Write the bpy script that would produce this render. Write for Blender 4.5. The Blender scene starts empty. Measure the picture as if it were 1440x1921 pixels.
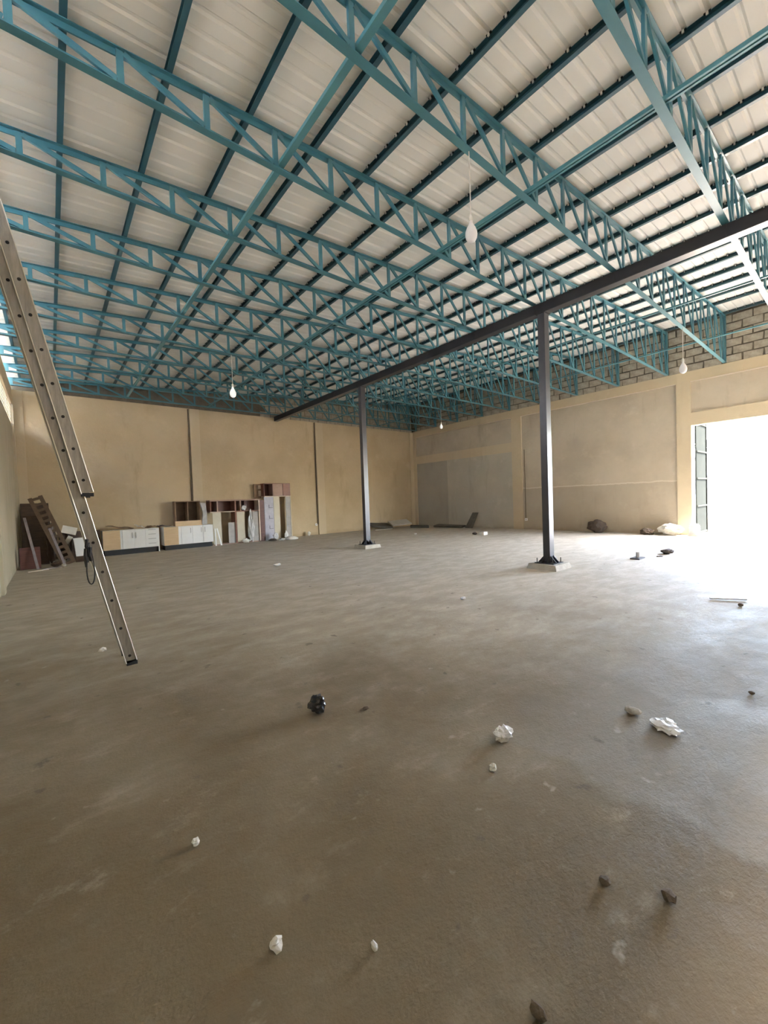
import bpy, math, random
from mathutils import Vector, Matrix, noise

# ------------------------------------------------------------------ camera, sky, sun, exposure
scene = bpy.context.scene
col = scene.collection
CAM_H = 1.42
F_PX, YAW, PITCH, ROLL = 754.58, 0.6916, -0.0293, -0.0363
fw = Vector((math.sin(YAW) * math.cos(PITCH), math.cos(YAW) * math.cos(PITCH), math.sin(PITCH)))
rt = Vector((math.cos(YAW), -math.sin(YAW), 0))
up = rt.cross(fw)
r2 = rt * math.cos(ROLL) + up * math.sin(ROLL)
u2 = -rt * math.sin(ROLL) + up * math.cos(ROLL)
cd = bpy.data.cameras.new('camera')
cam = bpy.data.objects.new('camera', cd)
col.objects.link(cam)
cd.sensor_fit = 'HORIZONTAL'
cd.sensor_width = 36
cd.lens = F_PX / 1440 * 36
cd.clip_start = 0.02
cd.clip_end = 300
m = Matrix((r2, u2, -fw)).transposed().to_4x4()
m.translation = (0, 0, CAM_H)
cam.matrix_world = m
scene.camera = cam

world = bpy.data.worlds.new('World')
scene.world = world
world.use_nodes = True
wn = world.node_tree
bg = wn.nodes['Background']
sky = wn.nodes.new('ShaderNodeTexSky')
sky.sky_type = 'NISHITA'
sky.sun_disc = False
sky.sun_elevation = math.radians(62)
sky.sun_rotation = math.radians(147)
sky.dust_density = 3.0
sky.air_density = 1.0
wn.links.new(sky.outputs[0], bg.inputs[0])
bg.inputs[1].default_value = 19.0

sun_d = bpy.data.lights.new('sun', 'SUN')
sun_d.energy = 130.0
sun_d.angle = 0.009
sun_d.color = (1.0, 0.96, 0.90)
sun = bpy.data.objects.new('sun', sun_d)
col.objects.link(sun)
sun.rotation_euler = Vector((-0.13, 0.40, -0.90)).to_track_quat('-Z', 'Y').to_euler()
sun.location = (-30, -25, 40)


def portal(loc, direction, sx, sy):
    d = bpy.data.lights.new('daylight_portal', 'AREA')
    d.shape = 'RECTANGLE'
    d.size, d.size_y = sx, sy
    d.cycles.is_portal = True
    o = bpy.data.objects.new('daylight_portal', d)
    col.objects.link(o)
    o.location = loc
    o.rotation_euler = Vector(direction).to_track_quat('-Z', 'Z').to_euler()


DOOR_Y0, DOOR_Y1, DOOR_Z = -1.1, 3.47, 3.36
portal((15.40, (DOOR_Y0 + DOOR_Y1) / 2, DOOR_Z / 2), (-1, 0, 0), DOOR_Y1 - DOOR_Y0, DOOR_Z)
portal((-1.0, 6.9, 4.55), (1, 0, 0), 17.6, 1.4)
portal((7.2, -2.0, 4.12), (0, 1, 0), 15.8, 0.75)

vs = scene.view_settings
vs.view_transform = 'Standard'
vs.look = 'None'
vs.exposure = -0.25
vs.gamma = 1.0
vs.use_curve_mapping = False
scene.cycles.max_bounces = 10
scene.cycles.diffuse_bounces = 7
scene.cycles.glossy_bounces = 3
scene.cycles.caustics_reflective = False
scene.cycles.caustics_refractive = False
scene.cycles.sample_clamp_indirect = 12.0

rnd = random.Random(7)

# ------------------------------------------------------------------ room measures (metres)
XL, XR = -0.72, 15.13          # left and right wall faces
YF, YB = -1.9, 15.69           # front wall (behind the camera) and back wall
ZC = 5.02                      # underside of the truss bottom chords = top of the ring beams
SL = 0.071                     # roof pitch
PZ = 0.078                     # purlin depth


def ztop(x):                   # top edge of the truss top chord
    return 5.28 + SL * x


ORD = ['first', 'second', 'third', 'fourth', 'fifth', 'sixth', 'seventh', 'eighth', 'ninth', 'tenth',
       'eleventh', 'twelfth', 'thirteenth', 'fourteenth', 'fifteenth', 'sixteenth', 'seventeenth',
       'eighteenth', 'nineteenth', 'twentieth', 'twenty-first', 'twenty-second']


# ------------------------------------------------------------------ materials
def mat(name, c, rough=0.7, c2=None, scale=3.0, detail=6, bump=0.0, bscale=30.0, metal=0.0, spec=0.4,
        lo=0.35, hi=0.7, stretch=None, emit=None, estr=0.0, trans=0.0, alpha=1.0):
    m = bpy.data.materials.new(name)
    m.use_nodes = True
    nt = m.node_tree
    b = nt.nodes['Principled BSDF']
    b.inputs['Base Color'].default_value = (*c, 1)
    b.inputs['Roughness'].default_value = rough
    b.inputs['Metallic'].default_value = metal
    b.inputs['Specular IOR Level'].default_value = spec
    if trans:
        b.inputs['Transmission Weight'].default_value = trans
    if emit:
        b.inputs['Emission Color'].default_value = (*emit, 1)
        b.inputs['Emission Strength'].default_value = estr
    if alpha < 1:
        b.inputs['Alpha'].default_value = alpha
    tc = nt.nodes.new('ShaderNodeTexCoord')
    mp = nt.nodes.new('ShaderNodeMapping')
    nt.links.new(tc.outputs['Object'], mp.inputs[0])
    if stretch:
        mp.inputs['Scale'].default_value = stretch
    if c2:
        n = nt.nodes.new('ShaderNodeTexNoise')
        n.inputs['Scale'].default_value = scale
        n.inputs['Detail'].default_value = detail
        n.inputs['Roughness'].default_value = 0.62
        nt.links.new(mp.outputs[0], n.inputs['Vector'])
        r = nt.nodes.new('ShaderNodeValToRGB')
        r.color_ramp.elements[0].position = lo
        r.color_ramp.elements[1].position = hi
        r.color_ramp.elements[0].color = (*c, 1)
        r.color_ramp.elements[1].color = (*c2, 1)
        nt.links.new(n.outputs[0], r.inputs[0])
        nt.links.new(r.outputs[0], b.inputs['Base Color'])
    if bump:
        n2 = nt.nodes.new('ShaderNodeTexNoise')
        n2.inputs['Scale'].default_value = bscale
        n2.inputs['Detail'].default_value = 5
        nt.links.new(mp.outputs[0], n2.inputs['Vector'])
        bp = nt.nodes.new('ShaderNodeBump')
        bp.inputs['Strength'].default_value = bump
        bp.inputs['Distance'].default_value = 0.02
        nt.links.new(n2.outputs[0], bp.inputs['Height'])
        nt.links.new(bp.outputs[0], b.inputs['Normal'])
    return m


class NT:
    """small helper for longer node chains"""
    def __init__(s, m):
        s.nt = m.node_tree
        s.b = s.nt.nodes['Principled BSDF']
        s.co = s.nt.nodes.new('ShaderNodeTexCoord').outputs['Object']

    def noise(s, scale, detail=5, rough=0.6, stretch=None, rot=None):
        v = s.co
        if stretch or rot:
            mp = s.nt.nodes.new('ShaderNodeMapping')
            if stretch:
                mp.inputs['Scale'].default_value = stretch
            if rot:
                mp.inputs['Rotation'].default_value = rot
            s.nt.links.new(v, mp.inputs[0])
            v = mp.outputs[0]
        n = s.nt.nodes.new('ShaderNodeTexNoise')
        n.inputs['Scale'].default_value = scale
        n.inputs['Detail'].default_value = detail
        n.inputs['Roughness'].default_value = rough
        s.nt.links.new(v, n.inputs['Vector'])
        return n.outputs[0]

    def ramp(s, v, lo, hi, a=0.0, b=1.0):
        r = s.nt.nodes.new('ShaderNodeMapRange')
        r.interpolation_type = 'SMOOTHSTEP'
        r.inputs[1].default_value, r.inputs[2].default_value = lo, hi
        r.inputs[3].default_value, r.inputs[4].default_value = a, b
        s.nt.links.new(v, r.inputs[0])
        return r.outputs[0]

    def math(s, op, a, b):
        n = s.nt.nodes.new('ShaderNodeMath')
        n.operation = op
        for i, x in enumerate((a, b)):
            if isinstance(x, (int, float)):
                n.inputs[i].default_value = x
            else:
                s.nt.links.new(x, n.inputs[i])
        return n.outputs[0]

    def mix(s, fac, a, b):
        n = s.nt.nodes.new('ShaderNodeMix')
        n.data_type = 'RGBA'
        for i, x in ((0, fac), (6, a), (7, b)):
            if isinstance(x, (int, float)):
                n.inputs[i].default_value = x
            elif isinstance(x, tuple):
                n.inputs[i].default_value = (*x, 1)
            else:
                s.nt.links.new(x, n.inputs[i])
        return n.outputs[2]

    def xyz(s):
        n = s.nt.nodes.new('ShaderNodeSeparateXYZ')
        s.nt.links.new(s.co, n.inputs[0])
        return n.outputs

    def bump(s, h, strength, dist=0.02, prev=None):
        n = s.nt.nodes.new('ShaderNodeBump')
        n.inputs['Strength'].default_value = strength
        n.inputs['Distance'].default_value = dist
        s.nt.links.new(h, n.inputs['Height'])
        if prev:
            s.nt.links.new(prev, n.inputs['Normal'])
        return n.outputs[0]

    def out(s, colour=None, normal=None, rough=None):
        if colour:
            s.nt.links.new(colour, s.b.inputs['Base Color'])
        if normal:
            s.nt.links.new(normal, s.b.inputs['Normal'])
        if rough:
            s.nt.links.new(rough, s.b.inputs['Roughness'])


def floor_material():
    m = bpy.data.materials.new('concrete_floor')
    m.use_nodes = True
    k = NT(m)
    big = k.noise(0.55, 5, 0.6)
    mid = k.noise(2.3, 7, 0.68)
    fine = k.noise(14, 6, 0.7)
    trowel = k.noise(1.9, 6, 0.7, stretch=(1.0, 2.1, 1), rot=(0, 0, 0.5))
    c = k.mix(k.ramp(big, 0.36, 0.66), (0.110, 0.078, 0.037), (0.145, 0.110, 0.060))
    c = k.mix(k.ramp(mid, 0.52, 0.78, 0, 0.55), c, (0.25, 0.21, 0.15))
    c = k.mix(k.ramp(trowel, 0.56, 0.72, 0, 0.5), c, (0.26, 0.22, 0.165))
    c = k.mix(k.ramp(mid, 0.42, 0.28, 0, 0.55), c, (0.095, 0.075, 0.05))
    c = k.mix(k.ramp(fine, 0.62, 0.8, 0, 0.35), c, (0.28, 0.255, 0.215))
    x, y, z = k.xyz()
    worn = k.math('ADD', k.math('ADD', k.math('MULTIPLY', x, 0.75), y), k.math('MULTIPLY', k.math('SUBTRACT', k.noise(0.6, 6, 0.65), 0.5), 6.0))  # worn pale concrete plus door light falloff painted into the colour
    c = k.mix(k.ramp(worn, 1.5, 8.2, 0, 0.92), c, k.mix(k.ramp(trowel, 0.4, 0.65), (0.42, 0.37, 0.29), (0.53, 0.48, 0.395)))  # worn also carries the painted door light falloff
    # paler screed patch whose ragged edge runs along x = 2
    x, y, z = k.xyz()
    wob = k.math('MULTIPLY', k.math('SUBTRACT', k.noise(2.2, 5, 0.6), 0.5), 0.4)
    e = k.ramp(k.math('ADD', x, wob), 1.95, 2.06)
    far = k.ramp(k.math('ADD', y, wob), 1.75, 0.9)
    far2 = k.ramp(x, 6.5, 3.0)
    e = k.math('MULTIPLY', k.math('MULTIPLY', e, far), k.math('MULTIPLY', far2, 0.6))
    c = k.mix(e, c, (0.215, 0.195, 0.16))
    spots = k.noise(6.5, 4, 0.5)
    c = k.mix(k.ramp(spots, 0.69, 0.76, 0, 0.45), c, (0.42, 0.39, 0.34))
    c = k.mix(k.ramp(spots, 0.33, 0.27, 0, 0.6), c, (0.075, 0.06, 0.042))
    scuff = k.noise(3.1, 8, 0.75, stretch=(1, 1.6, 1), rot=(0, 0, 1.1))
    c = k.mix(k.ramp(scuff, 0.58, 0.70, 0, 0.35), c, (0.34, 0.30, 0.235))
    c = k.mix(k.ramp(scuff, 0.40, 0.30, 0, 0.35), c, (0.11, 0.09, 0.062))
    h = k.math('ADD', k.math('MULTIPLY', trowel, 0.8), k.math('MULTIPLY', fine, 0.25))
    n1 = k.bump(h, 0.5, 0.03)
    n2 = k.bump(k.noise(70, 4, 0.6), 0.25, 0.01, n1)
    r = k.ramp(mid, 0.3, 0.75, 0.6, 0.85)
    k.b.inputs['Specular IOR Level'].default_value = 0.5
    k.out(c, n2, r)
    return m


def plaster_material(name, a, b, cdark, clight, patch=0.5, seam=None):
    m = bpy.data.materials.new(name)
    m.use_nodes = True
    k = NT(m)
    big = k.noise(0.45, 6, 0.62)
    mid = k.noise(1.7, 7, 0.66)
    streak = k.noise(1.3, 5, 0.6, stretch=(1.6, 1.6, 0.35))
    c = k.mix(k.ramp(big, 0.35, 0.65), a, b)
    c = k.mix(k.ramp(mid, 0.55, 0.75, 0, patch), c, clight)
    c = k.mix(k.ramp(streak, 0.56, 0.74, 0, patch), c, cdark)
    x, y, z = k.xyz()
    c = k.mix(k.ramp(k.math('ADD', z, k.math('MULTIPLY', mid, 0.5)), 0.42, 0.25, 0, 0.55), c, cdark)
    if seam:                       # ragged pale joint between two plaster lifts, the lower one browner
        zz_ = k.math('ADD', z, k.math('MULTIPLY', k.math('SUBTRACT', mid, 0.5), 0.16))
        c = k.mix(k.ramp(zz_, seam, seam - 0.05, 0, 0.35), c, cdark)
        band = k.math('MULTIPLY', k.ramp(zz_, seam - 0.03, seam - 0.005), k.ramp(zz_, seam + 0.035, seam + 0.005))
        c = k.mix(k.math('MULTIPLY', band, 0.6), c, (0.66, 0.60, 0.49))
    n = k.bump(k.noise(9, 6, 0.65), 0.35, 0.02)
    n = k.bump(k.noise(80, 3, 0.6), 0.25, 0.006, n)
    k.b.inputs['Roughness'].default_value = 0.88
    k.b.inputs['Specular IOR Level'].default_value = 0.2
    k.out(c, n)
    return m


M = {}
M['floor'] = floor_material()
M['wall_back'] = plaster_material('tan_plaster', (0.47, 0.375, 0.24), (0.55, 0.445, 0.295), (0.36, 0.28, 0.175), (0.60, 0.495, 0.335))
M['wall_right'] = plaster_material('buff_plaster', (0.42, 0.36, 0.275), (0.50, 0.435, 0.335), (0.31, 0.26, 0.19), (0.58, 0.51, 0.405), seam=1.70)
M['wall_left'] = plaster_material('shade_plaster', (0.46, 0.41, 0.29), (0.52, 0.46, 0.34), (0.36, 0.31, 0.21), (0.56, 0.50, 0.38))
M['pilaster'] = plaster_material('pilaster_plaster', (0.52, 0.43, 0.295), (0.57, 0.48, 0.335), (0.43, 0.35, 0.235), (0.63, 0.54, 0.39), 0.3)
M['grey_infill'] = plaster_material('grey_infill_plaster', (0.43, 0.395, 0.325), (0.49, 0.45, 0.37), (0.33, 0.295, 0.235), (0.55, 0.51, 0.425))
M['grey_infill_dark'] = plaster_material('dark_infill_plaster', (0.35, 0.32, 0.265), (0.39, 0.36, 0.3), (0.29, 0.265, 0.215), (0.43, 0.4, 0.33))
M['mortar'] = mat('dark_mortar', (0.10, 0.085, 0.062), 0.95, (0.15, 0.13, 0.1), 6, bump=0.5, bscale=25)
M['block'] = mat('sandcrete_block', (0.29, 0.255, 0.20), 0.95, (0.42, 0.38, 0.31), 7, bump=0.5, bscale=40)
M['roof'] = mat('roof_sheet_metal', (0.82, 0.81, 0.785), 0.6, (0.87, 0.86, 0.835), 0.8, metal=0.0, spec=0.25, bump=0.05, bscale=3)
M['teal'] = mat('teal_paint', (0.042, 0.145, 0.182), 0.36, (0.055, 0.175, 0.215), 2.5, spec=0.55)
M['purlin'] = mat('shaded_teal_paint', (0.02, 0.07, 0.095), 0.30, (0.028, 0.09, 0.115), 2.5, spec=0.6)  # truss teal with the purlins' shade painted in as a darker colour
M['tie'] = mat('tie_paint', (0.06, 0.185, 0.22), 0.33, (0.075, 0.22, 0.255), 2.5, spec=0.55)
M['black_steel'] = mat('black_primer_steel', (0.010, 0.010, 0.012), 0.5, (0.017, 0.017, 0.019), 3, spec=0.3)
M['grey_steel'] = mat('grey_primer_steel', (0.02, 0.02, 0.023), 0.34, (0.03, 0.03, 0.034), 3, spec=0.5)
M['concrete'] = mat('pad_concrete', (0.36, 0.33, 0.27), 0.9, (0.46, 0.43, 0.36), 6, bump=0.4, bscale=30)
M['alu'] = mat('worn_aluminium', (0.20, 0.18, 0.145), 0.45, (0.29, 0.265, 0.215), 9, metal=0.3, stretch=(6, 6, 0.8), bump=0.05)
M['alu_edge'] = mat('bright_aluminium', (0.62, 0.58, 0.5), 0.3, (0.75, 0.71, 0.63), 9, metal=0.6)
M['hole'] = mat('dark_rung_end', (0.012, 0.009, 0.006), 0.9)
M['rubber'] = mat('black_rubber', (0.015, 0.015, 0.015), 0.75)
M['white_lam'] = mat('white_laminate', (0.86, 0.87, 0.86), 0.35, (0.90, 0.91, 0.90), 4)
M['wood_lam'] = mat('tan_wood_laminate', (0.60, 0.43, 0.25), 0.5, (0.68, 0.51, 0.31), 3, stretch=(1, 1, 8))
M['plinth'] = mat('black_plinth', (0.018, 0.02, 0.022), 0.6)
M['handle'] = mat('grey_handle', (0.35, 0.35, 0.36), 0.35, metal=0.7)
M['maroon'] = mat('maroon_wood', (0.075, 0.022, 0.014), 0.45, (0.12, 0.038, 0.024), 4, stretch=(1, 1, 6))
M['redbrown'] = mat('red_brown_wood', (0.17, 0.065, 0.04), 0.45, (0.22, 0.09, 0.055), 4, stretch=(1, 1, 6))
M['pinkwood'] = mat('faded_pink_wood', (0.33, 0.22, 0.17), 0.6, (0.40, 0.28, 0.22), 5)
M['pale_edge'] = mat('pale_ledge_highlight', (0.60, 0.50, 0.40), 0.6, (0.68, 0.58, 0.47), 6)
M['cream'] = mat('cream_board', (0.58, 0.54, 0.42), 0.55, (0.65, 0.60, 0.48), 3)
M['lilac'] = mat('lilac_grey_board', (0.40, 0.40, 0.48), 0.5, (0.50, 0.50, 0.57), 5)
M['grey_board'] = mat('grey_board', (0.37, 0.36, 0.34), 0.6, (0.47, 0.46, 0.44), 5)
M['darkwood'] = mat('dark_brown_wood', (0.032, 0.017, 0.010), 0.4, (0.065, 0.036, 0.02), 5, stretch=(1, 1, 5))
M['midwood'] = mat('mid_brown_wood', (0.075, 0.048, 0.027), 0.6, (0.12, 0.078, 0.044), 6)
M['edge_strip'] = mat('grey_purple_edging', (0.20, 0.165, 0.165), 0.35, (0.28, 0.24, 0.24), 8)
M['cardboard'] = mat('brown_cardboard', (0.20, 0.135, 0.08), 0.85, (0.29, 0.20, 0.13), 5)
M['paper'] = mat('off_white_paper', (0.66, 0.64, 0.58), 0.8, (0.76, 0.74, 0.68), 6)
M['film'] = mat('crumpled_white_plastic', (0.66, 0.66, 0.66), 0.3, (0.82, 0.82, 0.82), 9, spec=0.6)
M['grey_film'] = mat('grey_plastic', (0.42, 0.42, 0.42), 0.35, (0.58, 0.58, 0.57), 9, spec=0.6)
M['black_film'] = mat('crumpled_black_plastic', (0.008, 0.008, 0.009), 0.22, (0.016, 0.016, 0.018), 6, spec=0.7)
M['porcelain'] = mat('white_porcelain', (0.76, 0.75, 0.70), 0.25, (0.82, 0.81, 0.76), 4, spec=0.6)
M['dark_board'] = mat('dark_weathered_board', (0.075, 0.068, 0.052), 0.8, (0.13, 0.118, 0.09), 6)
M['pale_board'] = mat('pale_ceiling_board', (0.42, 0.40, 0.35), 0.8, (0.50, 0.48, 0.42), 5)
M['soil'] = mat('dark_soil', (0.055, 0.042, 0.032), 0.95, (0.10, 0.075, 0.055), 9, bump=0.6)
M['stone'] = mat('grey_brown_stone', (0.26, 0.235, 0.19), 0.9, (0.36, 0.33, 0.275), 12, bump=0.4)
M['dark_stone'] = mat('dark_brown_crumb', (0.075, 0.055, 0.035), 0.9, (0.12, 0.09, 0.06), 12, bump=0.4)
M['bulb'] = mat('white_bulb_plastic', (0.86, 0.85, 0.88), 0.35)
M['bulb_lit'] = mat('lit_bulb', (0.9, 0.9, 0.9), 0.35, emit=(1.0, 0.98, 0.95), estr=0.7)
M['socket'] = mat('white_lamp_holder', (0.74, 0.73, 0.70), 0.4)
M['cord'] = mat('white_lamp_cord', (0.62, 0.58, 0.54), 0.6)
M['conduit'] = mat('brown_conduit', (0.085, 0.06, 0.03), 0.6, (0.12, 0.085, 0.05), 8)
M['ground'] = mat('yard_concrete', (0.25, 0.21, 0.16), 0.9, (0.30, 0.255, 0.20), 0.4)
M['white_wall'] = mat('white_render', (0.80, 0.78, 0.74), 0.85, (0.84, 0.82, 0.78), 0.6)
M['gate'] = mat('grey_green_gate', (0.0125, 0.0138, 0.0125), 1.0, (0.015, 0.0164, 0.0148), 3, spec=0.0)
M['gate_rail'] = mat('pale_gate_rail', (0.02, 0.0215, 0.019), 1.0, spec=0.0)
M['dark_grey'] = mat('dark_grey_metal', (0.05, 0.05, 0.06), 0.5)
M['screen'] = mat('screen_block', (0.50, 0.43, 0.32), 0.85, (0.57, 0.5, 0.38), 4)


# ------------------------------------------------------------------ mesh helpers
class MB:
    def __init__(s):
        s.v, s.f = [], []

    def add(s, vs_, fs):
        o = len(s.v)
        s.v += [Vector(p) for p in vs_]
        s.f += [tuple(i + o for i in q) for q in fs]
        return s

    def box(s, x0, x1, y0, y1, z0, z1, rot=None, about=None):
        vs_ = [(x, y, z) for z in (z0, z1) for y in (y0, y1) for x in (x0, x1)]
        if rot is not None:
            a = Vector(about) if about is not None else Vector(((x0 + x1) / 2, (y0 + y1) / 2, (z0 + z1) / 2))
            vs_ = [a + rot @ (Vector(p) - a) for p in vs_]
        return s.add(vs_, [(0, 2, 3, 1), (4, 5, 7, 6), (0, 1, 5, 4), (2, 6, 7, 3), (0, 4, 6, 2), (1, 3, 7, 5)])

    def prism(s, poly0, poly1):
        n = len(poly0)
        return s.add(list(poly0) + list(poly1),
                     [tuple(range(n))[::-1], tuple(range(n, 2 * n))] +
                     [(i, (i + 1) % n, n + (i + 1) % n, n + i) for i in range(n)])

    def bar(s, p0, p1, prof, upv=(0, 0, 1)):
        """extrude a 2-D profile (a = sideways, b = towards upv) from p0 to p1"""
        p0, p1 = Vector(p0), Vector(p1)
        d = (p1 - p0).normalized()
        a = d.cross(Vector(upv)).normalized()
        b = a.cross(d).normalized()
        return s.prism([p0 + a * x + b * y for x, y in prof], [p1 + a * x + b * y for x, y in prof])

    def tube(s, pts, r, n=8):
        pts = [Vector(p) for p in pts]
        rings = []
        prev = None
        for i, p in enumerate(pts):
            d = (pts[min(i + 1, len(pts) - 1)] - pts[max(i - 1, 0)]).normalized()
            ref = prev if prev is not None else (Vector((0, 0, 1)) if abs(d.z) < 0.9 else Vector((1, 0, 0)))
            a = d.cross(ref).normalized()
            b = a.cross(d).normalized()
            prev = b
            rr = r[i] if isinstance(r, (list, tuple)) else r
            rings.append([p + (a * math.cos(t) + b * math.sin(t)) * rr for t in [2 * math.pi * j / n for j in range(n)]])
        vs_ = [q for ring in rings for q in ring]
        fs = []
        for i in range(len(rings) - 1):
            for j in range(n):
                fs.append((i * n + j, i * n + (j + 1) % n, (i + 1) * n + (j + 1) % n, (i + 1) * n + j))
        fs.append(tuple(range(n))[::-1])
        fs.append(tuple(range((len(rings) - 1) * n, len(rings) * n)))
        return s.add(vs_, fs)

    def lathe(s, c, prof, n=20):
        """prof: (radius, z) pairs, revolved about the vertical through c"""
        c = Vector(c)
        vs_, fs = [], []
        for r, z in prof:
            for j in range(n):
                t = 2 * math.pi * j / n
                vs_.append(c + Vector((r * math.cos(t), r * math.sin(t), z)))
        for i in range(len(prof) - 1):
            for j in range(n):
                fs.append((i * n + j, i * n + (j + 1) % n, (i + 1) * n + (j + 1) % n, (i + 1) * n + j))
        fs.append(tuple(range(n))[::-1])
        fs.append(tuple(range((len(prof) - 1) * n, len(prof) * n)))
        return s.add(vs_, fs)

    def build(s, name, material, parent=None, smooth=False, origin=None):
        o0 = Vector(origin) if origin is not None else Vector((0, 0, 0))
        if parent is not None and origin is None:
            o0 = world_loc(parent)
        me = bpy.data.meshes.new(name)
        me.from_pydata([p - o0 for p in s.v], [], s.f)
        me.materials.append(M[material] if isinstance(material, str) else material)
        if smooth:
            for p in me.polygons:
                p.use_smooth = True
        me.validate()
        o = bpy.data.objects.new(name, me)
        col.objects.link(o)
        if parent is not None:
            o.parent = parent
            o.location = o0 - world_loc(parent)
        else:
            o.location = o0
        return o


def world_loc(o):
    p = Vector(o.location)
    while o.parent is not None:
        o = o.parent
        p += Vector(o.location)
    return p


def tag(o, label=None, cat=None, group=None, kind=None):
    if label:
        o['label'] = label
    if cat:
        o['category'] = cat
    if group:
        o['group'] = group
    if kind:
        o['kind'] = kind
    return o


def thing(name, loc, label, cat, group=None, kind=None):
    o = bpy.data.objects.new(name, None)
    o.empty_display_size = 0.1
    col.objects.link(o)
    o.location = loc
    return tag(o, label, cat, group, kind)


def struct(o, label=None):
    return tag(o, label=label, kind='structure')


def copy_tree(o, parent=None):
    c = o.copy()
    col.objects.link(c)
    c.parent = parent
    for ch in list(o.children):
        copy_tree(ch, c)
    return c


BOX = lambda w, h: [(-w / 2, 0), (w / 2, 0), (w / 2, h), (-w / 2, h)]


# ------------------------------------------------------------------ ground, floor, walls
g = MB().box(-60, 90, -60, 90, -0.30, -0.03).build('ground', 'ground')
struct(g, 'pale sunlit concrete yard outside the open doorway')
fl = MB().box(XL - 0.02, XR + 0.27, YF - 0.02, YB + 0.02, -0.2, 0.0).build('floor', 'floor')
struct(fl, 'worn brown concrete floor with pale scuffs and stains')

# back wall ----------------------------------------------------------------
wb = MB()
xs = (XL - 0.25, XR + 0.25)
wb.prism([(xs[0], YB, -0.1), (xs[1], YB, -0.1), (xs[1], YB, 4.98), (xs[0], YB, 4.98)],
         [(xs[0], YB + 0.23, -0.1), (xs[1], YB + 0.23, -0.1), (xs[1], YB + 0.23, 4.98), (xs[0], YB + 0.23, 4.98)])
wall_back = struct(wb.build('wall_back', 'wall_back'), 'tan plastered back wall behind the stored cupboards')
gb = MB()
gb.prism([(xs[0], YB + 0.06, 4.98), (xs[1], YB + 0.06, 4.98), (xs[1], YB + 0.06, ztop(xs[1]) + 0.06), (xs[0], YB + 0.06, ztop(xs[0]) + 0.06)],
         [(xs[0], YB + 0.23, 4.98), (xs[1], YB + 0.23, 4.98), (xs[1], YB + 0.23, ztop(xs[1]) + 0.06), (xs[0], YB + 0.23, ztop(xs[0]) + 0.06)])
gb.build('gable_backing', 'mortar', wall_back)
for k in range(6):                                     # rough blockwork of the gable above the plaster
    z0 = 4.99 + k * 0.225
    x = XL + (0.0 if k % 2 else -0.23)
    i = 0
    while x < XR + 0.2:
        x1 = min(x + 0.45, XR + 0.2)
        if z0 + 0.21 < ztop(max(x, XL)) + 0.05 and x > 6.5:
            MB().box(x + 0.012, x1 - 0.012, YB + 0.045, YB + 0.2, z0, z0 + 0.205).build('block', 'block', wall_back)
        x = x1
for x0, x1 in ((XL, -0.47), (4.01, 4.34), (9.17, 9.54), (14.9, XR)):
    MB().box(x0, x1, YB - 0.06, YB + 0.1, 0, 4.97).build('pilaster', 'pilaster', wall_back)

# right wall ---------------------------------------------------------------
wr = MB()
TH = 0.25
for y0, y1, z0, z1 in ((DOOR_Y1 + 0.02, YB + 0.1, -0.1, 5.0), (YF - 0.1, DOOR_Y0, -0.1, 5.0), (DOOR_Y0, DOOR_Y1 + 0.02, DOOR_Z + 0.05, 5.0)):
    wr.box(XR + 0.05, XR + TH, y0, y1, z0, z1)
wall_right = struct(wr.build('wall_right', 'wall_right'), 'buff plastered side wall with the wide open doorway')
MB().box(XR + 0.03, XR + TH, YF - 0.1, YB + 0.06, 5.0, ztop(XR) + PZ - 0.004).build('blockwork_backing', 'mortar', wall_right)
meshes = {}
for k in range(6):
    z0 = 5.005 + k * 0.225
    y = YB + (0.0 if k % 2 else -0.22)
    while y > -1.6:
        y0 = y - 0.44
        key = rnd.randrange(6)
        if key not in meshes:
            a, b = rnd.uniform(0.010, 0.022), rnd.uniform(0.180, 0.200)
            bx = MB()
            j = [rnd.uniform(-0.014, 0.014) for _ in range(12)]
            vs_ = []
            t = 0
            for xx in (0.0, 0.16):
                for yy, zz in ((a, 0.004), (0.44 - a, 0.004), (0.44 - a, b), (a, b)):
                    vs_.append((xx + (j[t % 12] if xx == 0 else 0), yy + j[(t + 3) % 12] * 0.7, zz + j[(t + 5) % 12] * 0.8))
                    t += 1
            bx.add(vs_, [(0, 3, 2, 1), (4, 5, 6, 7), (0, 1, 5, 4), (1, 2, 6, 5), (2, 3, 7, 6), (3, 0, 4, 7)])
            o = bx.build('block', 'block', wall_right, origin=(0, 0, 0))
            meshes[key] = o.data
        else:
            o = bpy.data.objects.new('block', meshes[key])
            col.objects.link(o)
            o.parent = wall_right
        o.location = (XR + 0.006 + rnd.uniform(-0.004, 0.004), y0, z0)
        y = y0
# ring beam, pilasters, lintels
MB().box(XR, XR + 0.2, YF, YB - 0.01, 4.69, 5.0).build('ring_beam', 'pilaster', wall_right)
for y0, y1 in ((3.47, 3.84), (9.2, 9.66), (15.42, YB), (-1.5, DOOR_Y0)):
    MB().box(XR - 0.003, XR + 0.2, y0, y1, 0, 4.692).build('pilaster', 'pilaster', wall_right)
MB().box(XR, XR + TH + 0.01, DOOR_Y0, DOOR_Y1, DOOR_Z, DOOR_Z + 0.38).build('lintel', 'pilaster', wall_right)
MB().box(XR, XR + 0.2, 9.66, 15.42, 3.27, 3.66).build('lintel', 'pilaster', wall_right)
MB().box(XR + 0.03, XR + 0.1, 9.66, 13.3, 0.0, 3.27).build('infill_panel', 'grey_infill', wall_right)
MB().box(XR + 0.037, XR + 0.1, 13.3, 15.42, 0.0, 3.27).build('infill_panel', 'grey_infill_dark', wall_right)
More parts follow.
